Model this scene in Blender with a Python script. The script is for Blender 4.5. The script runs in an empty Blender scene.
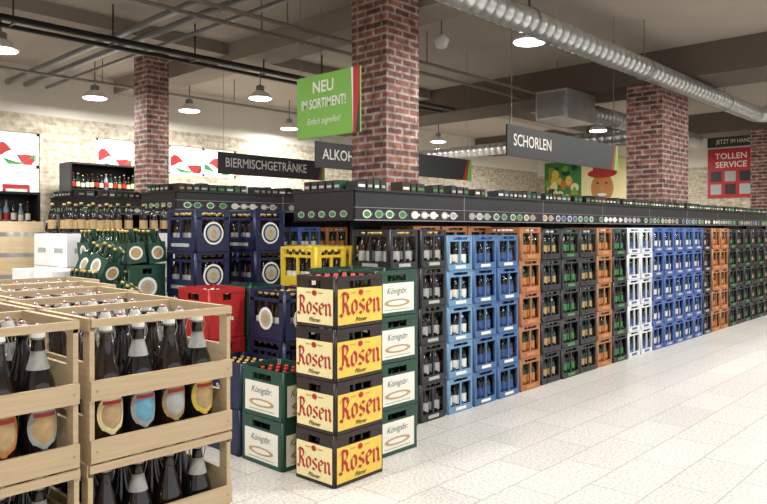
import bpy, math, random
from mathutils import Vector, Matrix
random.seed(7)
S=bpy.context.scene
S.view_settings.view_transform='Standard'
COL=S.collection

# ---------------------------------------------------------------- materials
def lin(c):
    r=[]
    for v in c:
        v=v/255.0
        r.append(v/12.92 if v<=0.04045 else ((v+0.055)/1.055)**2.4)
    return r+[1.0]
MATS={}
def mat(name,c,rough=0.5,metal=0.0,var=0.12,scale=14.0,emit=0.0,spec=0.5,coat=0.0):
    if name in MATS: return MATS[name]
    m=bpy.data.materials.new(name); m.use_nodes=True
    nt=m.node_tree; b=nt.nodes['Principled BSDF']
    L=lin(c)
    tc=nt.nodes.new('ShaderNodeTexCoord'); n=nt.nodes.new('ShaderNodeTexNoise'); n.inputs['Scale'].default_value=scale
    nt.links.new(tc.outputs['Object'],n.inputs['Vector'])
    mx=nt.nodes.new('ShaderNodeMix'); mx.data_type='RGBA'
    mx.inputs['A'].default_value=[min(1,v*(1-var)) for v in L[:3]]+[1]
    mx.inputs['B'].default_value=[min(1,v*(1+var)) for v in L[:3]]+[1]
    nt.links.new(n.outputs['Fac'],mx.inputs['Factor'])
    nt.links.new(mx.outputs['Result'],b.inputs['Base Color'])
    b.inputs['Roughness'].default_value=rough; b.inputs['Metallic'].default_value=metal
    b.inputs['Specular IOR Level'].default_value=spec
    b.inputs['Coat Weight'].default_value=coat
    if emit>0:
        nt.links.new(mx.outputs['Result'],b.inputs['Emission Color']); b.inputs['Emission Strength'].default_value=emit
    MATS[name]=m; return m
def brickmat(name,c1,c2,mortar,w=0.25,h=0.08,ms=0.012,rough=0.85,dark=None):
    m=bpy.data.materials.new(name); m.use_nodes=True
    nt=m.node_tree; b=nt.nodes['Principled BSDF']
    uv=nt.nodes.new('ShaderNodeTexCoord')
    br=nt.nodes.new('ShaderNodeTexBrick')
    br.inputs['Scale'].default_value=1.0
    br.inputs['Brick Width'].default_value=w; br.inputs['Row Height'].default_value=h
    br.inputs['Mortar Size'].default_value=ms; br.inputs['Mortar Smooth'].default_value=0.3
    br.inputs['Color1'].default_value=lin(c1); br.inputs['Color2'].default_value=lin(c2); br.inputs['Mortar'].default_value=lin(mortar)
    nt.links.new(uv.outputs['UV'],br.inputs['Vector'])
    n=nt.nodes.new('ShaderNodeTexNoise'); n.inputs['Scale'].default_value=9; n.inputs['Detail'].default_value=4
    nt.links.new(uv.outputs['UV'],n.inputs['Vector'])
    rp=nt.nodes.new('ShaderNodeValToRGB'); rp.color_ramp.elements[0].position=0.35; rp.color_ramp.elements[1].position=0.7
    rp.color_ramp.elements[0].color=lin(dark or (140,140,140)); rp.color_ramp.elements[1].color=(1,1,1,1)
    nt.links.new(n.outputs['Fac'],rp.inputs['Fac'])
    mx=nt.nodes.new('ShaderNodeMix'); mx.data_type='RGBA'; mx.blend_type='MULTIPLY'; mx.inputs['Factor'].default_value=0.8
    nt.links.new(br.outputs['Color'],mx.inputs['A']); nt.links.new(rp.outputs['Color'],mx.inputs['B'])
    nt.links.new(mx.outputs['Result'],b.inputs['Base Color'])
    bp=nt.nodes.new('ShaderNodeBump'); bp.inputs['Strength'].default_value=0.5; bp.inputs['Distance'].default_value=0.01; bp.invert=True
    nt.links.new(br.outputs['Fac'],bp.inputs['Height']); nt.links.new(bp.outputs['Normal'],b.inputs['Normal'])
    b.inputs['Roughness'].default_value=rough
    MATS[name]=m; return m
def floormat():
    m=bpy.data.materials.new('floor_tiles'); m.use_nodes=True
    nt=m.node_tree; b=nt.nodes['Principled BSDF']
    tc=nt.nodes.new('ShaderNodeTexCoord')
    br=nt.nodes.new('ShaderNodeTexBrick'); br.offset=0.5
    br.inputs['Scale'].default_value=1; br.inputs['Brick Width'].default_value=0.6; br.inputs['Row Height'].default_value=0.3
    br.inputs['Mortar Size'].default_value=0.0035; br.inputs['Mortar Smooth'].default_value=0.2
    br.inputs['Color1'].default_value=lin((214,211,206)); br.inputs['Color2'].default_value=lin((204,201,195)); br.inputs['Mortar'].default_value=lin((158,154,148))
    nt.links.new(tc.outputs['Object'],br.inputs['Vector'])
    n=nt.nodes.new('ShaderNodeTexNoise'); n.inputs['Scale'].default_value=60; n.inputs['Detail'].default_value=6
    nt.links.new(tc.outputs['Object'],n.inputs['Vector'])
    rp=nt.nodes.new('ShaderNodeValToRGB'); rp.color_ramp.elements[0].position=0.38; rp.color_ramp.elements[1].position=0.58
    rp.color_ramp.elements[0].color=lin((184,180,174)); rp.color_ramp.elements[1].color=(1,1,1,1)
    nt.links.new(n.outputs['Fac'],rp.inputs['Fac'])
    mx=nt.nodes.new('ShaderNodeMix'); mx.data_type='RGBA'; mx.blend_type='MULTIPLY'; mx.inputs['Factor'].default_value=0.6
    nt.links.new(br.outputs['Color'],mx.inputs['A']); nt.links.new(rp.outputs['Color'],mx.inputs['B'])
    nt.links.new(mx.outputs['Result'],b.inputs['Base Color'])
    b.inputs['Roughness'].default_value=0.33; b.inputs['Specular IOR Level'].default_value=0.45
    return m
def woodmat(name,c1,c2):
    m=bpy.data.materials.new(name); m.use_nodes=True
    nt=m.node_tree; b=nt.nodes['Principled BSDF']
    tc=nt.nodes.new('ShaderNodeTexCoord'); mp=nt.nodes.new('ShaderNodeMapping'); mp.inputs['Scale'].default_value=(3,3,45)
    nt.links.new(tc.outputs['Object'],mp.inputs['Vector'])
    n=nt.nodes.new('ShaderNodeTexNoise'); n.inputs['Scale'].default_value=2; n.inputs['Detail'].default_value=5
    nt.links.new(mp.outputs['Vector'],n.inputs['Vector'])
    mx=nt.nodes.new('ShaderNodeMix'); mx.data_type='RGBA'
    mx.inputs['A'].default_value=lin(c1); mx.inputs['B'].default_value=lin(c2)
    nt.links.new(n.outputs['Fac'],mx.inputs['Factor']); nt.links.new(mx.outputs['Result'],b.inputs['Base Color'])
    b.inputs['Roughness'].default_value=0.6
    return m
WOOD=woodmat('crate_wood',(176,150,114),(210,190,156))
WOOD2=woodmat('pallet_wood',(150,118,82),(182,150,110))
BRICK=brickmat('red_brick',(192,124,104),(132,84,74),(204,194,186),w=0.25,h=0.08,ms=0.016,dark=(124,112,110))
BEIGEB=brickmat('beige_brick',(218,208,188),(190,178,156),(216,209,196),w=0.25,h=0.08,ms=0.01,dark=(188,180,166))
FLOOR=floormat()
CEIL=mat('ceiling_concrete',(178,167,154),0.9,var=0.12,scale=1.2)
BEAM=mat('beam_concrete',(156,144,132),0.9,var=0.1,scale=2)
DBEAM=mat('beam_dark',(106,94,85),0.9,var=0.1,scale=2)
PLAST=mat('wall_plaster',(224,218,206),0.9,var=0.05,scale=2)
BLACK=mat('black_plastic',(34,33,35),0.45,var=0.3)
BLACKM=mat('black_metal',(30,30,32),0.45,var=0.15)
GREYM=mat('grey_metal',(150,150,150),0.35,metal=0.6)
STEEL=mat('galvanised_steel',(206,208,206),0.32,metal=0.75,var=0.25,scale=5)
WHITE=mat('white_plastic',(236,236,236),0.45,var=0.04)
BROWN_GL=mat('brown_glass',(34,20,14),0.12,var=0.3,coat=0.5)
GREEN_GL=mat('green_glass',(24,48,30),0.12,var=0.3,coat=0.5)
DARK_GL=mat('dark_glass',(22,20,22),0.12,var=0.3,coat=0.5)
CLEAR_GL=mat('pale_bottle',(120,140,150),0.15,var=0.3)
CAPG=mat('cap_gold',(190,160,90),0.35,metal=0.3)
CAPR=mat('cap_red',(175,40,38),0.35)
CAPW=mat('cap_white',(220,220,216),0.35)
CAPB=mat('cap_blue',(50,90,170),0.35)
CAPGR=mat('cap_green',(40,130,70),0.35)
CREAM=mat('label_cream',(236,224,170),0.5,var=0.05)
YELL=mat('label_yellow',(228,194,82),0.5,var=0.06)
LWH=mat('label_white',(226,224,214),0.5,var=0.05)
LRED=mat('label_red',(172,34,36),0.5,var=0.05)
LGREEN=mat('label_green',(60,130,66),0.5,var=0.1)
LCY=mat('label_cyan',(104,158,186),0.5,var=0.4,scale=60)
LTAN=mat('label_tan',(176,148,104),0.5,var=0.35,scale=60)
LGREY=mat('label_grey',(166,168,164),0.5,var=0.3,scale=60)
LORG=mat('label_orange',(186,124,70),0.5,var=0.2,scale=40)
LBLUE=mat('label_blue',(60,86,140),0.5,var=0.2,scale=40)
C_BLACK=mat('crate_black',(34,34,38),0.42,var=0.2)
C_DK=mat('crate_darkbrown',(40,27,24),0.42,var=0.2)
C_GREEN=mat('crate_green',(28,68,54),0.42,var=0.15)
C_NAVY=mat('crate_navy',(30,36,70),0.42,var=0.15)
C_BLUE=mat('crate_blue',(62,98,142),0.45,var=0.15)
C_LBLUE=mat('crate_lightblue',(100,138,170),0.45,var=0.15)
C_RBLUE=mat('crate_royalblue',(60,86,146),0.45,var=0.15)
C_ORANGE=mat('crate_orange',(156,100,60),0.45,var=0.2)
C_WHITE=mat('crate_white',(204,206,210),0.45,var=0.08)
C_YELL=mat('crate_yellow',(214,184,54),0.45,var=0.1)
C_RED=mat('crate_red',(170,38,40),0.42,var=0.1)
LAMPE=mat('lamp_glow',(255,252,245),0.4,var=0.0,emit=9.0)
DAY=mat('daylight_glass',(228,238,242),0.2,var=0.06,scale=1.5,emit=1.1)
GRN=mat('sign_green',(116,172,62),0.5,var=0.04)
SIGNK=mat('sign_black',(38,40,40),0.5,var=0.05)

# ---------------------------------------------------------------- mesh builder
class MB:
    def __init__(s): s.v=[];s.f=[];s.m=[];s.sm=[];s.mats=[]
    def mi(s,m):
        if m not in s.mats: s.mats.append(m)
        return s.mats.index(m)
    def face(s,pts,m,smooth=False):
        b=len(s.v); s.v+= [tuple(p) for p in pts]; s.f.append(tuple(range(b,b+len(pts)))); s.m.append(s.mi(m)); s.sm.append(smooth)
    def box(s,x0,x1,y0,y1,z0,z1,m,M=None):
        b=len(s.v)
        P=[(x0,y0,z0),(x1,y0,z0),(x1,y1,z0),(x0,y1,z0),(x0,y0,z1),(x1,y0,z1),(x1,y1,z1),(x0,y1,z1)]
        if M is not None: P=[tuple(M@Vector(p)) for p in P]
        s.v+=P
        for q in [(0,3,2,1),(4,5,6,7),(0,1,5,4),(1,2,6,5),(2,3,7,6),(3,0,4,7)]:
            s.f.append(tuple(b+i for i in q)); s.m.append(s.mi(m)); s.sm.append(False)
    def lathe(s,prof,cx,cy,cz,seg=8,M=None,axis='Z'):
        b=len(s.v)
        for r,z,_ in prof:
            for i in range(seg):
                a=2*math.pi*i/seg
                p=Vector((r*math.cos(a),r*math.sin(a),z))
                if axis=='X': p=Vector((p.z,p.x,p.y))
                if axis=='Y': p=Vector((p.y,p.z,p.x))
                p=p+Vector((cx,cy,cz))
                if M is not None: p=M@p
                s.v.append(tuple(p))
        for k in range(len(prof)-1):
            mi=s.mi(prof[k][2])
            for i in range(seg):
                j=(i+1)%seg
                s.f.append((b+k*seg+i,b+k*seg+j,b+(k+1)*seg+j,b+(k+1)*seg+i)); s.m.append(mi); s.sm.append(True)
        if prof[-1][0]>0.0005:
            s.f.append(tuple(b+(len(prof)-1)*seg+i for i in range(seg))); s.m.append(s.mi(prof[-1][2])); s.sm.append(False)
        if prof[0][0]>0.0005:
            s.f.append(tuple(b+i for i in reversed(range(seg)))); s.m.append(s.mi(prof[0][2])); s.sm.append(False)
    def disc(s,o,ux,uy,ru,rv,m,seg=20):
        s.face([o+ux*(ru*math.cos(2*math.pi*i/seg))+uy*(rv*math.sin(2*math.pi*i/seg)) for i in range(seg)],m)
    def cyl_label(s,cx,cy,cz,r,A,hz,m,n=8,square=False):
        rows=8; b=len(s.v)
        for k in range(rows+1):
            t=-1+2*k/rows; a=A*(1.0 if square else max(0.12,math.sqrt(max(0,1-t*t))))
            for i in range(n+1):
                an=-math.pi/2+a*(-1+2*i/n)
                s.v.append((cx+r*math.cos(an),cy+r*math.sin(an),cz+hz*t))
        for k in range(rows):
            for i in range(n):
                p=b+k*(n+1)+i; s.f.append((p,p+1,p+n+2,p+n+1)); s.m.append(s.mi(m)); s.sm.append(True)
    def pen(s,strokes,o,ux,uy,sc,m,nib=(0.075,0.06)):
        nb=Vector(nib)
        for st in strokes:
            for i in range(len(st)-1):
                p=Vector(st[i]); q=Vector(st[i+1])
                s.face([o+ux*(a.x*sc)+uy*(a.y*sc) for a in (p-nb,p+nb,q+nb,q-nb)],m)
    def tube(s,pts,r,m,seg=8):
        b=len(s.v);n=len(pts)
        for k,p in enumerate(pts):
            p=Vector(p); a=Vector(pts[max(0,k-1)]); c=Vector(pts[min(n-1,k+1)])
            t=(c-a).normalized(); up=Vector((0,0,1)) if abs(t.z)<0.9 else Vector((1,0,0))
            u=t.cross(up).normalized(); w=u.cross(t)
            for i in range(seg):
                an=2*math.pi*i/seg; s.v.append(tuple(p+u*(r*math.cos(an))+w*(r*math.sin(an))))
        for k in range(n-1):
            for i in range(seg):
                j=(i+1)%seg
                s.f.append((b+k*seg+i,b+k*seg+j,b+(k+1)*seg+j,b+(k+1)*seg+i)); s.m.append(s.mi(m)); s.sm.append(True)
        for e in (0,n-1):
            s.f.append(tuple(b+e*seg+i for i in range(seg))); s.m.append(s.mi(m)); s.sm.append(False)
    def text(s,body,size,o,ux,uy,m,off=0.0,sx=1.0,shear=0.0,align='CENTER'):
        cu=bpy.data.curves.new('t','FONT'); cu.body=body; cu.size=size; cu.align_x=align; cu.align_y='CENTER'; cu.offset=off; cu.shear=shear
        cu.resolution_u=3
        ob=bpy.data.objects.new('t',cu); COL.objects.link(ob)
        dg=bpy.context.evaluated_depsgraph_get(); me=ob.evaluated_get(dg).to_mesh()
        b=len(s.v)
        for v in me.vertices: s.v.append(tuple(o+ux*(v.co.x*sx)+uy*v.co.y))
        for p in me.polygons:
            s.f.append(tuple(b+i for i in p.vertices)); s.m.append(s.mi(m)); s.sm.append(False)
        ob.evaluated_get(dg).to_mesh_clear()
        bpy.data.objects.remove(ob); bpy.data.curves.remove(cu)
    def mesh(s,name):
        me=bpy.data.meshes.new(name); me.from_pydata(s.v,[],s.f)
        for m in s.mats: me.materials.append(m)
        me.polygons.foreach_set('material_index',s.m); me.polygons.foreach_set('use_smooth',s.sm)
        me.update()
        uv=me.uv_layers.new(name='UVMap')
        d=[]
        for p in me.polygons:
            n=p.normal; ax=max(range(3),key=lambda i:abs(n[i]))
            for vi in p.vertices:
                c=me.vertices[vi].co
                d+= [c.y,c.z] if ax==0 else ([c.x,c.z] if ax==1 else [c.x,c.y])
        uv.data.foreach_set('uv',d)
        return me
    def obj(s,name,parent=None,loc=(0,0,0)):
        o=bpy.data.objects.new(name,s.mesh(name)); o.location=loc; COL.objects.link(o)
        if parent: o.parent=parent
        return o
def empty(name,loc=(0,0,0),rz=0):
    e=bpy.data.objects.new(name,None); e.location=loc; e.rotation_euler=(0,0,rz); e.empty_display_size=0.1; COL.objects.link(e); return e
def inst(name,me,parent,loc=(0,0,0),rz=0,rx=0,ry=0):
    o=bpy.data.objects.new(name,me); o.location=loc; o.rotation_euler=(rx,ry,rz); COL.objects.link(o); o.parent=parent; return o
X=Vector((1,0,0));Y=Vector((0,1,0));Z=Vector((0,0,1))
def frames(L,W):
    return {'F':(Vector((0,-W/2,0)),X,-Y,L),'B':(Vector((0,W/2,0)),-X,Y,L),'L':(Vector((-L/2,0,0)),-Y,-X,W),'R':(Vector((L/2,0,0)),Y,X,W)}
def fbox(b,fr,u0,u1,z0,z1,t,m,out=0.0):
    o,ux,n,w=fr
    p=o+ux*u0+n*out+Z*z0; q=o+ux*u1-n*t+Z*z1
    b.box(min(p.x,q.x),max(p.x,q.x),min(p.y,q.y),max(p.y,q.y),z0,z1,m)

# ---------------------------------------------------------------- bottles
def bottle(b,x,y,z,r,h,glass,label,cap,seg=8,M=None):
    pr=[(0,0,glass),(r*0.95,0.001,glass),(r,0.01,glass),(r,h*0.16,label),(r,h*0.45,glass),(r,h*0.56,glass),(r*0.72,h*0.68,glass),(r*0.42,h*0.78,glass),(r*0.38,h*0.93,cap),(r*0.45,h*0.94,cap),(r*0.42,h,cap)]
    b.lathe(pr,x,y,z,seg,M)
def swing_bottle(b,x,y,z,r,h,glass,l1,l2,foil,seg=18):
    pr=[(0,0,glass),(r*0.93,0.001,glass),(r,0.008,glass),(r,h*0.46,glass),(r*0.97,h*0.53,glass),(r*0.85,h*0.60,glass),(r*0.62,h*0.68,foil),(r*0.46,h*0.76,foil if foil!=glass else glass),(r*0.38,h*0.81,glass),(r*0.34,h*0.885,glass),(r*0.40,h*0.89,GREYM),(r*0.40,h*0.905,CAPW),(r*0.36,h*0.945,CAPW),(r*0.22,h*0.975,CAPR),(r*0.2,h*0.985,GREYM),(r*0.1,h,GREYM)]
    b.lathe(pr,x,y,z,seg)
    b.cyl_label(x,y,z+h*0.29,r*1.012,0.95,h*0.155,l1)
    b.cyl_label(x,y,z+h*0.285,r*1.03,0.68,h*0.105,l2)
    b.cyl_label(x,y,z+h*0.375,r*1.04,0.6,h*0.014,LRED,square=True)
    for sgn in (-1,1):
        b.tube([(x+sgn*r*0.42,y-0.002,z+h*0.80),(x+sgn*r*0.62,y,z+h*0.87),(x+sgn*r*0.42,y,z+h*0.96),(x,y,z+h*0.985)],0.0016,GREYM,4)

def crate(name,L,W,H,body,glass,label,cap,nx=5,ny=4,style='open',deco=None,bh=0.93,br=0.031):
    b=MB(); t=0.012; F=frames(L,W)
    b.box(-L/2+t,L/2-t,-W/2+t,W/2-t,0.004,0.016,body)
    for sx in(-1,1):
        for sy in(-1,1):
            b.lathe([(0.016,0,body),(0.016,H-0.002,body)],sx*(L/2-0.016),sy*(W/2-0.016),0,8)
    for k,fr in F.items():
        w=fr[3]; e=w/2-0.014
        if style=='open':
            fbox(b,fr,-e,e,0.002,H*0.18,t,body)
            fbox(b,fr,-e,e,H*0.82,H*0.87,t,body); fbox(b,fr,-e,e,H*0.95,H-0.002,t,body,0.003)
            for u in (-e+0.03,e-0.03): fbox(b,fr,u-0.03,u+0.03,H*0.87,H*0.95,t,body)
            for u in (-e+0.010,e-0.010,0.0): fbox(b,fr,u-0.010,u+0.010,H*0.18,H*0.82,t,body)
            fbox(b,fr,-e,e,0.002,0.018,t,body,0.003)
        elif style=='window':
            fbox(b,fr,-e,e,0.002,H*0.34,t,body)
            fbox(b,fr,-e,e,H*0.76,H*0.82,t,body); fbox(b,fr,-e,e,H*0.94,H-0.002,t,body,0.003)
            for u in (-e+0.02,e-0.02): fbox(b,fr,u-0.02,u+0.02,H*0.34,H*0.94,t,body)
            fbox(b,fr,-0.012,0.012,H*0.34,H*0.76,t,body)
            fbox(b,fr,-e,e,0.002,0.018,t,body,0.003)
        else:
            fbox(b,fr,-e,e,0.002,H*0.76,t,body)
            fbox(b,fr,-e,e,H*0.90,H-0.002,t,body,0.003)
            for u in (-e+0.05,e-0.05): fbox(b,fr,u-0.05,u+0.05,H*0.76,H*0.90,t,body)
            fbox(b,fr,-e,e,0.002,0.02,t,body,0.003)
        if deco: deco(b,fr,k,H)
    for i in range(nx):
        for j in range(ny):
            x=-L/2+0.022+(L-0.044)*(i+0.5)/nx; y=-W/2+0.022+(W-0.044)*(j+0.5)/ny
            bottle(b,x,y,0.017,br,H*bh-0.017,glass,label,cap,8)
    for i in range(1,nx):
        x=-L/2+0.022+(L-0.044)*i/nx; b.box(x-0.0015,x+0.0015,-W/2+t,W/2-t,0.016,0.07,body)
    return b.mesh(name)
def stack(name,me,x,y,n,h,rz=0.0,z0=0.0,jit=0.003):
    e=empty(name,(x,y,z0),rz)
    for i in range(n):
        inst('crate_%d'%(i+1),me,e,(random.uniform(-jit,jit),random.uniform(-jit*2,jit*2),i*h),random.uniform(-0.01,0.01))
    return e
GLY={'R':(0.62,[[(.14,.98),(.14,.08),(.02,.0)],[(-.06,.82),(.1,1.0),(.38,.94),(.46,.74),(.36,.56),(.16,.5)],[(.24,.5),(.4,.32),(.42,.1),(.56,.0)],[(-.08,.04),(.1,-.06)]]),
 'o':(0.44,[[(.16,.64),(.03,.5),(.03,.14),(.17,.0),(.33,.14),(.33,.5),(.16,.64)]]),
 's':(0.42,[[(.34,.56),(.2,.64),(.04,.5),(.04,.42),(.32,.24),(.32,.12),(.17,.0),(.0,.08)]]),
 'e':(0.42,[[(.06,.32),(.34,.42),(.34,.52),(.18,.64),(.04,.5),(.04,.14),(.18,.0),(.36,.12)]]),
 'n':(0.5,[[(.0,.6),(.06,.54),(.06,.06),(.12,.0)],[(.08,.5),(.24,.64),(.36,.5),(.36,.08),(.44,.0)]])}
def blackletter(b,word,h,c,ux,m,nib):
    tot=sum(GLY[ch][0]+0.06 for ch in word)*h; x=-tot/2+0.07*h
    for ch in word:
        w,st=GLY[ch]; b.pen(st,c+ux*x,ux,Z,h,m,nib); x+=(w+0.06)*h
def d_rosen(b,fr,k,H):
    o,ux,n,w=fr; short=(k in 'LR')
    m=CREAM if short else YELL
    fbox(b,fr,-w*0.45,w*0.45,H*0.07,H*0.75,0.0,m,0.002)
    c=o+n*0.0038
    blackletter(b,'Rosen',0.100 if short else 0.122,c+Z*H*0.255,ux,LRED,(0.064,0.05))
    b.text('Pilsner',0.034,c+Z*H*0.145,ux,Z,C_DK,off=0.0004,shear=0.35)
    b.disc(c+Z*H*0.665,ux,Z,0.020,0.016,LRED,10)
    for s in(-1,1): fbox(b,fr,s*w*0.15-0.02,s*w*0.15+0.02,H*0.655,H*0.68,0.0,CAPG,0.003)
def d_green(b,fr,k,H):
    o,ux,n,w=fr
    fbox(b,fr,-w*0.40,w*0.40,H*0.09,H*0.72,0.0,LWH,0.002)
    c=o+n*0.0035
    b.text('Königsbr.',0.058,c+Z*H*0.55,ux,Z,C_GREEN,off=-0.0005,shear=0.35,sx=0.9)
    b.disc(c+Z*H*0.29,ux,Z,w*0.30,0.024,LTAN,16); b.disc(c+Z*H*0.29+n*0.0005,ux,Z,w*0.22,0.014,LWH,16)
    fbox(b,fr,-w*0.3,w*0.3,H*0.14,H*0.15,0.0,LGREEN,0.003)
def d_round(b,fr,k,H):
    o,ux,n,w=fr
    if k in 'FB':
        b.disc(o+n*0.004+Z*H*0.44,ux,Z,0.084,0.084,LWH,24)
        b.disc(o+n*0.005+Z*H*0.44,ux,Z,0.070,0.070,C_NAVY,24)
        b.disc(o+n*0.006+Z*H*0.44,ux,Z,0.056,0.056,LGREY,24)
        b.disc(o+n*0.007+Z*H*0.42,ux,Z,0.024,0.034,LTAN,16)
    else:
        fbox(b,fr,-w*0.3,w*0.3,H*0.12,H*0.20,0.0,LGREY,0.004)
def d_ground(b,fr,k,H):
    o,ux,n,w=fr
    b.disc(o+n*0.004+Z*H*0.42,ux,Z,0.075,0.075,LWH,20)
    b.disc(o+n*0.005+Z*H*0.42,ux,Z,0.055,0.055,LGREY,20)
    b.disc(o+n*0.006+Z*H*0.42,ux,Z,0.03,0.035,LTAN,14)
def d_band(m,txt=None,tm=None):
    def f(b,fr,k,H):
        o,ux,n,w=fr
        if txt: b.text(txt,0.05,o+n*0.004+Z*H*0.4,ux,Z,tm or LWH,off=0.001)
        else: fbox(b,fr,-w*0.2,w*0.2,H*0.06,H*0.14,0.0,m,0.004)
    return f
M_ROS=crate('rosen_crate',0.40,0.32,0.287,C_DK,BROWN_GL,LWH,CAPR,style='solid',deco=d_rosen,bh=0.985)
M_GRN=crate('green_crate',0.40,0.30,0.287,C_GREEN,GREEN_GL,LWH,CAPR,style='solid',deco=d_green)
M_GRN2=crate('green_crate_b',0.40,0.30,0.287,C_GREEN,GREEN_GL,LWH,CAPGR,style='solid',deco=d_ground)
M_GRN3=crate('green_crate_tall',0.38,0.29,0.335,C_GREEN,GREEN_GL,LWH,CAPGR,style='solid',deco=d_ground)
M_NAVY=crate('navy_crate',0.30,0.40,0.31,C_NAVY,BROWN_GL,LGREY,CAPG,4,5,style='window',deco=d_round)
M_NAVYS=crate('navy_crate_b',0.38,0.30,0.287,C_NAVY,BROWN_GL,LWH,CAPG,style='solid',deco=d_band(LWH,'Spezial'))
M_NAVYT=crate('navy_crate_tall',0.38,0.30,0.335,C_NAVY,BROWN_GL,LWH,CAPG,style='window',deco=d_ground)
M_YEL=crate('yellow_crate',0.30,0.40,0.32,C_YELL,BROWN_GL,LWH,CAPG,4,5,style='window',deco=d_band(LRED))
M_RED=crate('red_crate',0.38,0.30,0.335,C_RED,BROWN_GL,LWH,CAPW,style='solid',deco=d_band(LWH,'Cola'))
def row_crate(name,body,glass,label,cap,w,H,nx=4,band=LWH,br=0.036,txt=None,tm=None):
    return crate(name,w,0.38,H,body,glass,label,cap,nx,4,'open',d_band(band,txt,tm),br=br)
M_K1=row_crate('black_crate',C_BLACK,BROWN_GL,LGREY,CAPG,0.305,0.281,band=LGREY)
M_K2=row_crate('black_crate_b',C_BLACK,DARK_GL,LGREEN,CAPGR,0.352,0.283,band=LGREEN)
M_K3=row_crate('black_crate_c',C_BLACK,GREEN_GL,LTAN,CAPW,0.352,0.279,band=BLACKM)
M_B1=row_crate('blue_crate',C_BLUE,DARK_GL,LBLUE,CAPB,0.325,0.272,3,br=0.04)
M_B2=row_crate('lightblue_crate',C_LBLUE,DARK_GL,LWH,CAPB,0.325,0.272,3,br=0.04)
M_B3=row_crate('royalblue_crate',C_RBLUE,GREEN_GL,LWH,CAPB,0.32,0.286,3,br=0.04,band=LGREY)
M_O1=row_crate('orange_crate',C_ORANGE,GREEN_GL,LORG,CAPW,0.34,0.285,band=LORG)
M_W1=row_crate('white_crate',C_WHITE,GREEN_GL,LBLUE,CAPGR,0.325,0.285,3,br=0.04,band=LBLUE)

# ---------------------------------------------------------------- crate row
YF=3.25
def rowseg(x0,x1,meshes,names,h,n,w):
    k=max(1,round((x1-x0)/w)); st=(x1-x0)/k
    for i in range(k):
        j=i%len(meshes)
        stack(names[j],meshes[j],x0+st*(i+0.5),YF+0.19,n,h)
rowseg(3.55,4.185,[M_K1],['black_beer_crate_stack'],0.281,5,0.318)
rowseg(4.19,5.2,[M_B2,M_B1,M_B1],['light_blue_water_crate_stack','blue_water_crate_stack','blue_water_crate_stack'],0.272,5,0.337)
rowseg(5.205,5.56,[M_O1],['orange_juice_crate_stack'],0.285,5,0.352)
rowseg(5.565,6.65,[M_K3,M_K2],['black_lemonade_crate_stack','black_lemonade_crate_stack'],0.283,5,0.362)
rowseg(6.655,7.01,[M_O1],['orange_juice_crate_stack'],0.285,5,0.352)
rowseg(7.015,7.38,[M_K2],['black_lemonade_crate_stack'],0.283,5,0.36)
rowseg(7.385,8.06,[M_W1],['white_water_crate_stack'],0.285,5,0.335)
rowseg(8.065,9.72,[M_B3],['royal_blue_water_crate_stack'],0.286,5,0.33)
rowseg(9.73,10.09,[M_K1],['black_beer_crate_stack'],0.283,5,0.36)
rowseg(10.1,10.81,[M_O1],['orange_juice_crate_stack'],0.285,5,0.352)
rowseg(10.82,16.2,[M_K2,M_K3],['black_lemonade_crate_stack','black_lemonade_crate_stack'],0.283,5,0.362)
for x in (4.45,4.82,5.19): stack('orange_juice_crate_stack',M_O1,x,YF+0.19+0.40,5,0.287)

# ---------------------------------------------------------------- front beer crates
stack('yellow_label_beer_crate_stack',M_ROS,2.775,2.935,4,0.287,rz=0.03)
stack('green_beer_crate_stack',M_GRN,3.27,3.08,4,0.287)
stack('green_beer_crate_stack',M_GRN,3.27,3.40,4,0.287)
stack('green_beer_crate_stack',M_GRN,2.70,3.375,2,0.287,rz=math.pi/2)
stack('blue_beer_crate_stack',M_NAVYT,3.03,3.76,3,0.335,rz=math.pi/2)
stack('blue_beer_crate_stack',M_NAVYS,2.70,3.78,2,0.287,rz=math.pi/2)
stack('green_beer_crate_stack',M_GRN3,3.055,4.16,3,0.335,rz=math.pi/2)
stack('red_soda_crate_stack',M_RED,2.745,4.19,3,0.335,rz=math.pi/2)
stack('navy_wheat_beer_crate_stack',M_NAVY,2.90,4.61,5,0.31)
stack('navy_wheat_beer_crate_stack',M_NAVY,3.395,4.57,5,0.31)
stack('navy_wheat_beer_crate_stack',M_NAVY,3.22,5.03,5,0.31)
for (x,y,n) in ((3.40,3.87,4),(3.73,3.87,4),(3.735,4.29,4)): stack('yellow_beer_crate_stack',M_YEL,x,y,n,0.32)

# green stock pile with six-pack carriers
for (x,y,n) in ((2.25,4.50,2),(2.25,4.92,3),(2.57,4.95,4),(2.57,5.37,4)):
    stack('green_beer_crate_stack',M_GRN2,x,y,n,0.287,rz=math.pi/2)
b=MB(); L,W,H=0.21,0.14,0.15; F=frames(L,W)
b.box(-L/2,L/2,-W/2,W/2,0,H*0.55,C_GREEN)
for k in 'FB':
    fbox(b,F[k],-L/2,L/2,H*0.55,H,0.004,C_GREEN); fr=F[k]
    b.disc(fr[0]+fr[2]*0.002+Z*H*0.5,fr[1],Z,0.055,0.055,LWH,18); b.disc(fr[0]+fr[2]*0.003+Z*H*0.5,fr[1],Z,0.04,0.04,LGREY,18); b.disc(fr[0]+fr[2]*0.004+Z*H*0.5,fr[1],Z,0.02,0.026,LTAN,12)
for k in 'LR':
    fr=F[k]; fbox(b,fr,-W/2,W/2,H*0.55,H,0.004,C_GREEN); b.disc(fr[0]+fr[2]*0.002+Z*H*0.5,fr[1],Z,0.05,0.05,LWH,18); b.disc(fr[0]+fr[2]*0.003+Z*H*0.5,fr[1],Z,0.036,0.036,LTAN,18)
b.box(-L/2+0.004,L/2-0.004,-0.003,0.003,H*0.55,0.25,C_GREEN)
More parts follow.
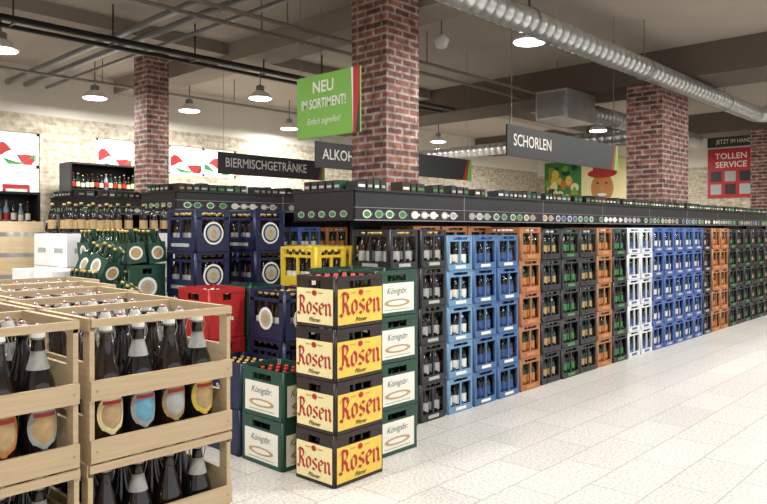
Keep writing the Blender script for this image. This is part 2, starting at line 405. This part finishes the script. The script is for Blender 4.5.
for i in range(3):
    for j in range(2): bottle(b,-0.068+i*0.068,-0.034+j*0.068,0.01,0.03,0.235,GREEN_GL,LWH,CAPG,8)
M_SIX=b.mesh('six_pack')
e=empty('six_pack_carrier_pile',(2.25,4.5,0))
for (x,y,z0) in ((2.25,4.50,0.574),(2.25,4.92,0.861),(2.57,4.95,1.148),(2.57,5.37,1.148)):
    for i in range(2):
        for j in range(2):
            inst('carrier',M_SIX,e,(x-2.25-0.075+i*0.15,y-4.5-0.105+j*0.21,z0+0.012)).rotation_euler=(0.12*random.choice([-1,1]),0.0,math.pi/2+random.uniform(-.15,.15))
for (x,y,z) in ((2.25,4.84,1.06),(2.27,5.06,1.06),(2.22,4.52,0.80)):
    inst('carrier',M_SIX,e,(x-2.25,y-4.5,z),0).rotation_euler=(0.3,-0.3,math.pi/2+random.uniform(-.3,.3))

# ---------------------------------------------------------------- wooden swing-top crates
def wood_crate(name,labs,L=0.40,W=0.30,H=0.348):
    b=MB(); t=0.009; F=frames(L,W)
    b.box(-L/2,L/2,-W/2,W/2,0,0.010,WOOD)
    for k in 'LR':
        fr=F[k]; w=fr[3]
        for u in(-w/2+0.0175,w/2-0.0175): fbox(b,fr,u-0.0175,u+0.0175,0.010,H,0.012,WOOD)
        fbox(b,fr,-w/2+0.035,w/2-0.035,0.010,0.11,0.010,WOOD); fbox(b,fr,-w/2+0.035,w/2-0.035,0.15,0.24,0.010,WOOD)
        fbox(b,fr,-w/2,w/2,H-0.03,H,0.013,WOOD,0.0025)
    for k in 'FB':
        fr=F[k]
        fbox(b,fr,-L/2,L/2,0.004,0.058,0.0,WOOD,t)
        fbox(b,fr,-L/2,L/2,0.152,0.200,0.0,WOOD,t)
        fbox(b,fr,-L/2+0.001,L/2-0.001,H-0.020,H-0.001,0.0,WOOD,t)
        for s in (-1,1):
            for z in (0.03,0.175): b.disc(fr[0]+fr[1]*(s*(L/2-0.014))+fr[2]*(t+0.001)+Z*z,fr[1],Z,0.003,0.003,GREYM,8)
    for i in range(4):
        for j in range(3):
            x=-L/2+0.024+(L-0.048)*(i+0.5)/4; y=-W/2+0.014+(W-0.028)*(j+0.5)/3
            l1,l2=labs[i%4]
            swing_bottle(b,x,y,0.011,0.041,0.33,DARK_GL if i%2 else BROWN_GL,l1,l2,[DARK_GL,LGREY,BROWN_GL,LGREY][i] if (j+i)%2 else DARK_GL)
    return b.mesh(name)
M_WA=wood_crate('wooden_crate_a',[(CREAM,LTAN),(LGREY,LCY),(LTAN,LGREY),(YELL,LTAN)])
M_WB=wood_crate('wooden_crate_b',[(LTAN,CREAM),(LGREY,LBLUE),(LORG,LTAN),(LGREY,LTAN)])
M_WC=wood_crate('wooden_crate_c',[(LGREY,LTAN),(CREAM,LORG),(LGREY,LCY),(LTAN,CREAM)])
def pallet(name,x0,x1,y0,y1):
    b=MB()
    n=6
    for i in range(n):
        a=x0+(x1-x0-0.08)*i/(n-1); b.box(a,a+0.08,y0,y1,0.122,0.144,WOOD2)
    for i in range(3):
        a=y0+(y1-y0-0.08)*i/2; b.box(x0,x1,a,a+0.08,0.1,0.122,WOOD2); b.box(x0,x1,a,a+0.08,0.0,0.02,WOOD2)
        for j in range(3):
            c=x0+(x1-x0-0.1)*j/2; b.box(c,c+0.1,a,a+0.08,0.02,0.1,WOOD2)
    b.obj(name)
pallet('wooden_pallet',0.30,1.12,1.66,2.60); pallet('wooden_pallet',0.55,1.38,2.62,3.35)
offs=[0,0.02,0.06,0.14,0.22]
for r in range(5):
    y=1.795+r*0.322
    for c,xc in enumerate((0.94,0.512)):
        x=xc+offs[r]
        stack('wooden_swing_top_beer_crate_stack',[M_WA,M_WB,M_WC][(r+c)%3] if c==0 else M_WB,x,y,3,0.348,z0=0.144,jit=0.002,rz=(0.0 if c==0 else 0.012))

# ---------------------------------------------------------------- gondolas
def gondola(x0,x1,y0,y1,zt,zb,name):
    b=MB()
    px0=x0+0.55
    b.box(px0,x1,y1-0.06,y1-0.03,0,zt-0.12,BLACKM)
    n=int((x1-px0)/1.33)
    for i in range(n+1):
        xx=px0+(x1-px0-0.06)*i/n; b.box(xx,xx+0.05,y1-0.11,y1-0.03,0,zt-0.1,BLACKM)
    b.box(x0,x1,y0,y1,zb+0.015,zb+0.035,BLACKM)
    fz0=zb; fz1=zt-0.10
    for yy in (y0,y1): b.box(x0,x1,yy-0.012,yy+0.012,fz0,fz1,BLACKM)
    for xx in (x0,x1): b.box(xx-0.012,xx+0.012,y0,y1,fz0,fz1,BLACKM)
    b.box(x0-0.02,x1+0.02,y0-0.03,y1+0.03,fz1,fz1+0.012,BLACKM)
    b.box(x0-0.016,x1,y0-0.022,y0-0.012,fz0+0.0,fz0+0.008,GREYM)
    b.box(x0-0.016,x1,y0-0.018,y0-0.012,fz0+0.095,fz0+0.100,GREYM)
    xx=x0+0.12
    labs=[LGREEN,LWH,LGREY,LGREEN,LTAN,LBLUE]
    i=0
    while xx<x1-0.1:
        o=Vector((xx,y0-0.0135,fz0+0.050)); m=labs[(i//4)%6]
        b.disc(o,X,Z,0.046,0.032,LGREY if i%2 else LWH,12); b.disc(o-Y*0.001,X,Z,0.034,0.022,m,12)
        b.box(xx+0.044,xx+0.062,y0-0.0145,y0-0.0135,fz0+0.040,fz0+0.060,m)
        xx+=random.choice([0.115,0.12,0.13,0.15]); i+=1
        if i%9==0: xx+=0.12
    yy=y0+0.1
    while yy<y1-0.05:
        o=Vector((x0-0.0135,yy,fz0+0.050)); b.disc(o,-Y,Z,0.04,0.026,LGREY,14); b.disc(o-X*0.001,-Y,Z,0.03,0.017,LGREEN,12); yy+=0.12
    xx=x0+1.33
    while xx<x1: b.box(xx-0.004,xx+0.004,y0-0.0135,y0-0.012,fz0,fz1,GREYM); xx+=1.33
    xx=x0+0.03
    pm=[BLACK,DARK_GL,BLACK,C_GREEN,BLACK,BLACKM,C_DK]
    while xx<x1-0.1:
        w=random.uniform(0.06,0.1)
        if random.random()<0.88:
            m=random.choice(pm); hh=random.uniform(0.06,0.085)
            b.box(xx,xx+w,y0+0.0,y0+0.12,fz1+0.012,fz1+0.012+hh,m); b.box(xx+0.012,xx+w-0.012,y0-0.003,y0,fz1+0.03,fz1+0.05,random.choice([LGREY,LWH,LGREEN,LTAN]))
        xx+=w+0.012
    yy=y0+0.15
    while yy<y1-0.1:
        b.box(x0,x0+0.1,yy,yy+0.07,fz1+0.012,fz1+0.085,random.choice(pm)); b.box(x0-0.003,x0,yy+0.01,yy+0.06,fz1+0.03,fz1+0.05,LGREY); yy+=0.085
    return b.obj(name)
gondola(3.6,16.5,3.65,4.32,1.79,1.47,'beverage_shelf_gondola')
gondola(3.65,16.5,6.2,6.87,1.88,1.6,'beverage_shelf_gondola')
gondola(3.65,16.5,8.5,9.2,1.9,1.6,'beverage_shelf_gondola')
for yy in (6.12,8.42):
    for i in range(20):
        m,nm=random.choice([(M_K1,'black_beer_crate_stack'),(M_GRN2,'green_beer_crate_stack'),(M_O1,'orange_juice_crate_stack'),(M_B3,'royal_blue_water_crate_stack')])
        stack(nm,m,3.9+i*0.42,yy,5,0.287)

# ---------------------------------------------------------------- room
HC=4.3
XR=22.0; XL=-4.0; YB=13.0; YFW=-5.0
b=MB(); b.box(XL,XR,YFW,YB,-0.1,0,FLOOR); b.obj('floor')
b=MB(); b.box(XL,XR,YFW,YB,HC,HC+0.15,CEIL); b.obj('ceiling')
b=MB()
def wallseg(b,x0,x1,z0,z1,m): b.box(x0,x1,YB,YB+0.25,z0,z1,m)
ops=[(4.2,4.95,0,3.12),(5.98,6.78,2.55,3.15),(7.5,9.15,2.55,3.15)]
xs=XL
for (a,c,z0,z1) in ops:
    wallseg(b,xs,a,0,3.45,BEIGEB)
    if z0>0: wallseg(b,a,c,0,z0,BEIGEB)
    wallseg(b,a,c,z1,3.45,BEIGEB); xs=c
wallseg(b,xs,XR,0,3.45,BEIGEB); b.box(XL,XR,YB-0.0,YB+0.25,3.45,HC,PLAST)
b.obj('wall_back')
b=MB(); b.box(XR,XR+0.2,YFW,YB,0,3.3,BEIGEB); b.box(XR,XR+0.2,YFW,YB,3.3,HC,PLAST); b.obj('wall_right')
b=MB(); b.box(XL-0.2,XL,YFW,YB,0,HC,PLAST); b.obj('wall_left')
b=MB(); b.box(XL,XR,YFW-0.2,YFW,0,0.35,PLAST); b.box(XL,XR,YFW-0.2,YFW,3.3,HC,PLAST)
xx=XL
while xx<XR: b.box(xx,xx+0.12,YFW-0.15,YFW-0.03,0.35,3.3,BLACKM); xx+=2.166
b.obj('wall_front')
def window(name,x0,x1,z0,z1,n=1):
    b=MB()
    for (a,c,d,e) in ((x0,x1,z0,z0+0.05),(x0,x1,z1-0.05,z1),(x0,x0+0.05,z0,z1),(x1-0.05,x1,z0,z1)): b.box(a,c,YB+0.03,YB+0.1,d,e,WHITE)
    for i in range(1,n): xx=x0+(x1-x0)*i/n; b.box(xx-0.025,xx+0.025,YB+0.03,YB+0.1,z0,z1,WHITE)
    b.box(x0+0.05,x1-0.05,YB+0.08,YB+0.085,z0+0.05,z1-0.05,DAY)
    N=24; h=z1-z0-0.1; xa=x0+0.06; w=x1-x0-0.12; zb=z0+0.05
    for k,(m,ph,am,bs,th) in enumerate(((LRED,0.3,0.20,0.34,0.44),(LGREEN,2.0,0.16,0.16,0.22))):
        for i in range(N):
            p=[]
            for j in (i,i+1):
                c=zb+h*(bs+am*math.sin(ph+n*5.5*j/N)); q=h*th*(0.5+0.5*math.sin(ph*2+n*9*j/N)); p.append((xa+w*j/N,max(zb,min(zb+h,c-q/2)),max(zb,min(zb+h,c+q/2))))
            b.face([(p[0][0],YB+0.075-k*.002,p[0][1]),(p[1][0],YB+0.075-k*.002,p[1][1]),(p[1][0],YB+0.075-k*.002,p[1][2]),(p[0][0],YB+0.075-k*.002,p[0][2])],m)
    b.obj(name)
window('window_1',5.98,6.78,2.55,3.15,1); window('window_2',7.5,9.15,2.55,3.15,2); window('window_3',4.2,4.95,2.5,3.12,1)
b=MB()
for (a,c,d,e) in ((4.21,4.94,2.42,2.49),(4.21,4.27,0,2.42),(4.88,4.94,0,2.42),(4.21,4.94,0,0.15),(4.21,4.94,1.0,1.08)): b.box(a,c,YB+0.02,YB+0.1,d,e,WHITE)
b.box(4.27,4.88,YB+0.06,YB+0.065,0.15,2.42,DAY)
b.box(4.35,4.8,YB+0.045,YB+0.055,1.95,2.2,LRED); b.box(4.4,4.75,YB+0.035,YB+0.045,2.0,2.12,LWH)
b.obj('door_1')
def column(x,y,wx,wy,zt):
    b=MB(); b.box(x,x+wx,y,y+wy,0,zt,BRICK); b.box(x-0.02,x+wx+0.02,y-0.02,y+wy+0.02,0,0.12,BEAM); b.obj('brick_column')
ZB=3.8
column(5.73,5.3,0.56,0.55,HC)
column(11.35,4.42,1.15,0.6,ZB)
column(18.3,4.42,0.7,0.6,ZB)
column(5.66,10.5,0.39,0.42,HC)
def beam(x0,x1,y0,y1,z0,m,name='ceiling_beam'):
    b=MB(); b.box(x0,x1,y0,y1,z0,HC,m); b.obj(name)
beam(11.3,12.5,YFW,YB,ZB,DBEAM); beam(18.2,19.2,YFW,YB,ZB,DBEAM)
beam(6.32,6.9,YFW,YB,4.02,BEAM); beam(1.2,1.7,YFW,YB,4.02,BEAM)
for yy in (1.5,4.9,9.2):
    for (a,c) in ((XL,1.2),(1.7,6.32),(6.9,11.3),(12.5,18.2)): beam(a,c,yy,yy+0.35,4.12,BEAM)
b=MB()
for yy,z,r in ((8.5,3.8,0.04),(8.85,3.8,0.03)): b.tube([(XL+0.1,yy,z),(11.2,yy,z)],r,BLACKM)
i=-3
while i<11: b.box(i,i+0.03,8.5,8.85,3.79,3.81,BLACKM); b.box(i,i+0.015,8.67,8.685,3.8,HC,BLACKM); i+=1.2
b.obj('cable_tray')
b=MB()
for xx,r in ((4.1,0.05),(4.4,0.05),(4.75,0.03)): b.tube([(xx,YFW+0.1,3.95),(xx+0.3,YB-0.05,3.95)],r,GREYM)
b.obj('ceiling_pipes')
for yy,z in ((11.3,3.83),(7.0,3.85),(6.5,3.83)):
    b=MB(); b.tube([(XL+0.1,yy,z),(11.25,yy,z)],0.025,BEAM,6)
    for i in range(5): b.tube([(XL+1.5+i*2.6,yy,z),(XL+1.5+i*2.6,yy,HC)],0.008,GREYM,5)
    b.obj('sprinkler_pipe')
def duct(axis,c,a0,a1,r,step=0.16):
    b=MB(); pr=[(r,a0,STEEL)]; a=a0
    while a<a1-step:
        a+=step; pr+=[(r,a-0.015,STEEL),(r+0.006,a-0.007,STEEL),(r,a,STEEL)]
    pr.append((r,a1,STEEL))
    b.lathe(pr,c[0],c[1],c[2],20,axis=axis)
    return b
DZ=3.62
b=duct('X',(0,3.95,DZ),XL+0.1,14.6,0.14)
pts=[(14.6,3.95,DZ)]+[(14.6+0.4*math.sin(t),3.95-0.4+0.4*math.cos(t),DZ) for t in (0.4,0.8,1.2,1.57)]+[(15.0,2.2,DZ)]
b.tube(pts,0.145,STEEL,16)
for xx in (0.5,3.5,6.5,9.5,12.9): b.tube([(xx,3.95,DZ+.13),(xx,3.95,HC)],0.006,GREYM,5); b.lathe([(0.15,-0.02,GREYM),(0.15,0.02,GREYM)],xx,3.95,DZ,20,axis='X')
b.obj('ventilation_duct')
b=duct('X',(0,6.0,3.55),11.6,17.5,0.16); b.box(10.6,11.6,5.7,6.3,3.27,3.77,STEEL); b.box(10.55,10.6,5.75,6.25,3.32,3.72,GREYM)
for xx in (10.8,13.0,15.5): b.tube([(xx,6.0,3.7),(xx,6.0,HC)],0.008,GREYM,5)
b.obj('ventilation_duct')
b=duct('Y',(13.2,0,3.22),5.3,11.5,0.13)
for yy in (6.5,8.5,10.5): b.tube([(13.2,yy,3.34),(13.2,yy,HC)],0.006,GREYM,5)
b.obj('ventilation_duct')
def lamp(x,y,z=3.66):
    e=empty('pendant_lamp',(x,y,z))
    b=MB()
    b.lathe([(0.205,0.0,WHITE),(0.20,0.02,WHITE),(0.15,0.08,WHITE),(0.075,0.12,WHITE),(0.07,0.13,GREYM),(0.07,0.21,GREYM),(0.03,0.23,GREYM)],0,0,0,24)
    b.tube([(0,0,0.22),(0,0,HC-z)],0.008,BLACKM,6)
    b.obj('shade',e)
    b=MB(); b.lathe([(0.185,-0.012,LAMPE),(0.185,-0.004,LAMPE)],0,0,0,24); b.obj('diffuser',e)
    l=bpy.data.lights.new('lamp_light','AREA'); l.shape='DISK'; l.size=0.36; l.energy=88; l.color=(1.0,0.985,0.955)
    o=bpy.data.objects.new('light',l); o.location=(0,0,-0.02); COL.objects.link(o); o.parent=e
for (x,y) in ((7.35,4.45),(7.35,9.75),(7.2,11.75),(5.4,11.8),(14.07,11.2),(3.15,9.5),
              (0.0,-1.0),(4.0,-0.5),(8.0,-0.5),(12,-0.5),(16,0),(3.6,1.9),(7.6,1.6),(10.5,1.8),(14.5,2.0),(0.4,3.2),(15,7.3),(20,4),(10.5,11.2),(17.5,11),(0.2,8.0),(19.8,8.5),(1.2,5.4),(10.0,12.2)):  # lamps on this line are added for general light, most out of view
    lamp(x,y)
b=MB(); b.lathe([(0.07,0,WHITE),(0.10,0.10,WHITE),(0.04,0.17,WHITE)],7.1,5.6,3.75,14); b.tube([(7.1,5.6,3.9),(7.1,5.6,HC)],0.01,GREYM,5); b.obj('ceiling_speaker')

# ---------------------------------------------------------------- signs
e=empty('promotion_sign',(4.34,4.745,2.55))
b=MB(); b.box(-0.008,0.008,-0.425,0.425,-0.29,0.29,GRN)
b.box(-0.010,-0.008,-0.425,-0.335,-0.29,0.29,LRED); b.face([(-0.011,-0.37,-0.29),(-0.011,-0.425,-0.29),(-0.011,-0.425,0.1)],SIGNK); b.face([(-0.0105,-0.315,0.29),(-0.0105,-0.34,0.29),(-0.0105,-0.34,-0.29)],LWH)
o=Vector((-0.0095,0.055,0))
b.text('NEU',0.15,o+Z*0.17,-Y,Z,LWH,off=0.003); b.text('IM SORTIMENT!',0.125,o+Z*0.02,-Y,Z,LWH,off=0.002,sx=0.70); b.text('Einfach zugreifen!',0.085,o-Z*0.14,-Y,Z,LWH,off=0.0,shear=0.3,sx=0.75)
b.obj('panel',e)
b=MB()
for yy in (-0.38,0.38): b.tube([(0,yy,0.29),(0,yy,HC-2.55)],0.003,GREYM,5)
b.obj('wires',e)
def catsign(x0,x1,y,z0,z1,txt,size,tail=True,sx=0.88):
    e=empty('category_sign',(x0,y,z0)); b=MB(); w=x1-x0;h=z1-z0
    b.box(0,w,-0.01,0.01,0,h,SIGNK)
    b.text(txt,size,Vector((0.12,-0.0115,h*0.52)),X,Z,LWH,off=0.002,align='LEFT',sx=sx)
    if tail:
        b.face([(w*0.96,-0.0115,0),(w,-0.0115,0),(w,-0.0115,h),(w*0.985,-0.0115,h)],GRN)
        b.face([(w*0.93,-0.0115,0),(w*0.955,-0.0115,0),(w*0.98,-0.0115,h),(w*0.97,-0.0115,h)],LRED)
    b.obj('panel',e); b=MB()
    for xx in (0.1,w-0.1): b.tube([(xx,0,h),(xx,0,HC-z0)],0.003,GREYM,5)
    b.obj('wires',e)
catsign(6.46,9.19,4.2,2.21,2.55,'SCHORLEN',0.185)
catsign(6.0,9.4,6.8,2.21,2.55,'ALKOHOLFREI',0.195)
catsign(6.0,8.15,9.0,2.25,2.58,'BIERMISCHGETRÄNKE',0.2,sx=0.82)
b=MB()
b.box(XR-0.03,XR,5.9,7.2,2.35,3.8,LRED)
for i,(t,s) in enumerate((('SERVICE',0.24),('TOLLEN',0.24))): b.text(t,s,Vector((XR-0.032,6.55,3.32+i*0.25)),-Y,Z,LWH,off=0.004)
for i in range(2):
    for j in range(3): b.box(XR-0.034,XR-0.03,6.02+j*0.4,6.32+j*0.4,2.45+i*0.38,2.75+i*0.38,BLACK if (i+j)%2 else LGREY)
b.box(XR-0.06,XR-0.03,5.0,7.2,3.85,4.15,SIGNK); b.text('JETZT IM HANDUMDREHEN',0.17,Vector((XR-0.062,6.1,4.0)),-Y,Z,LWH,sx=0.8)
b.obj('wall_poster')
b=MB(); b.box(XR-0.03,XR,9.6,12.7,2.2,3.75,CREAM)
b.box(XR-0.034,XR-0.03,11.3,12.7,2.2,3.75,LGREEN)
for k in range(30): b.disc(Vector((XR-0.036-0.0006*k,random.uniform(11.4,12.6),random.uniform(2.35,3.6))),-Y,Z,random.uniform(.09,.17),random.uniform(.09,.17),[YELL,LORG,GRN,C_GREEN,CREAM][k%5],16)
b.disc(Vector((XR-0.036,10.55,2.8)),-Y,Z,0.40,0.50,LTAN,24); b.disc(Vector((XR-0.037,10.55,2.8)),-Y,Z,0.36,0.46,LORG,24)
b.disc(Vector((XR-0.038,10.55,3.28)),-Y,Z,0.52,0.15,LRED,20); b.disc(Vector((XR-0.0375,10.55,3.42)),-Y,Z,0.34,0.22,LRED,20)
b.disc(Vector((XR-0.04,10.55,2.58)),-Y,Z,0.17,0.05,LWH,14); b.disc(Vector((XR-0.04,10.55,2.78)),-Y,Z,0.06,0.09,LTAN,10)
for s in (-1,1): b.disc(Vector((XR-0.04,10.55+s*0.15,2.96)),-Y,Z,0.045,0.035,C_DK,10)
b.obj('wall_poster')

# ---------------------------------------------------------------- left background
def bottle_shelf(name,x0,x1,y0,y1,zt,levels,mbody):
    e=empty(name,(x0,y0,0)); w=x1-x0;d=y1-y0
    b=MB(); b.box(0,0.03,0,d,0,zt,mbody); b.box(w-0.03,w,0,d,0,zt,mbody); b.box(0,w,d-0.02,d,0,zt,mbody); b.box(0,w,0,d,zt,zt+0.03,mbody)
    for i in range(levels): z=0.1+(zt-0.15)*i/levels; b.box(0.03,w-0.03,0,d-0.02,z,z+0.02,mbody)
    b.obj('frame',e); b=MB()
    for i in range(levels):
        z=0.12+(zt-0.15)*i/levels; xx=0.08
        while xx<w-0.06:
            bottle(b,xx,0.08,z,0.036,random.uniform(0.24,0.3),random.choice([GREEN_GL,BROWN_GL,DARK_GL,CLEAR_GL]),random.choice([LWH,LTAN,LRED,CREAM]),random.choice([CAPG,CAPR,CAPW,BLACK]),8); xx+=0.085
    b.obj('bottles',e)
bottle_shelf('liquor_shelf',5.15,6.45,12.2,12.65,2.55,6,BLACKM)
bottle_shelf('wine_shelf',2.75,3.55,9.3,9.65,1.85,5,BLACKM)
def display_table(x,y,w,d,h):
    e=empty('wine_display_table',(x,y,0)); b=MB()
    b.box(0,w,0,d,h-0.04,h,WOOD2)
    for a in (0.02,w-0.08):
        for c in (0.02,d-0.08): b.box(a,a+0.06,c,c+0.06,0,h-0.04,WOOD2)
    b.box(0.05,w-0.05,0.05,d-0.05,0.3,0.33,WOOD2); b.obj('table',e); b=MB()
    xx=0.07
    while xx<w-0.05:
        yy=0.07
        while yy<d-0.05:
            bottle(b,xx,yy,h,0.037,random.uniform(0.27,0.32),random.choice([GREEN_GL,BROWN_GL,DARK_GL,DARK_GL]),random.choice([LWH,LTAN,LRED,CREAM,BLACK]),random.choice([CAPG,CAPR,CAPW,BLACK]),8); yy+=0.13
        xx+=0.1
    b.obj('bottles',e)
display_table(2.2,8.3,1.3,0.7,1.2)
e=empty('wooden_barrel',(2.48,7.15,0)); b=MB()
b.box(-0.35,0.35,-0.35,0.35,0,0.6,WOOD2); b.obj('pedestal',e); b=MB()
pr=[(0.25,0.6,WOOD),(0.285,0.72,GREYM),(0.292,0.76,WOOD),(0.315,0.95,GREYM),(0.317,0.99,WOOD),(0.315,1.15,GREYM),(0.31,1.19,WOOD),(0.285,1.34,GREYM),(0.28,1.38,WOOD),(0.25,1.48,WOOD)]
b.lathe(pr,0,0,0,24); b.obj('barrel',e)
b=MB()
for (x,y,n) in ((2.05,5.60,4),(2.38,5.70,5),(2.38,6.04,5),(2.72,5.75,5),(3.06,5.75,5),(2.72,6.09,5),(1.80,5.20,3),(2.08,5.24,4)):
    w=0.27 if y<5.3 else 0.33
    for i in range(n):
        z=i*0.275
        b.box(x,x+w,y,y+0.33,z,z+0.270,WHITE); b.box(x+0.06,x+w-0.06,y-0.002,y,z+0.11,z+0.15,LGREY); b.box(x-0.002,x,y+0.08,y+0.25,z+0.11,z+0.15,LGREY)
    if n>4:
        for a in range(3): bottle(b,x+0.06+a*0.1,y+0.1,n*0.275-0.005,0.036,0.26,DARK_GL,LTAN,CAPG,8)
b.obj('white_carton_pile')

# ---------------------------------------------------------------- world, camera
w=bpy.data.worlds.new('w'); S.world=w; w.use_nodes=True
w.node_tree.nodes['Background'].inputs[0].default_value=(0.95,0.97,1,1); w.node_tree.nodes['Background'].inputs[1].default_value=1.15
cam=bpy.data.cameras.new('camera'); co=bpy.data.objects.new('camera',cam); COL.objects.link(co)
co.location=(0,0,1.4); co.rotation_euler=(math.radians(90),0,math.radians(-47))
cam.sensor_width=36; cam.lens=36*700/767; cam.shift_y=-22/767; cam.clip_start=0.05
S.camera=co
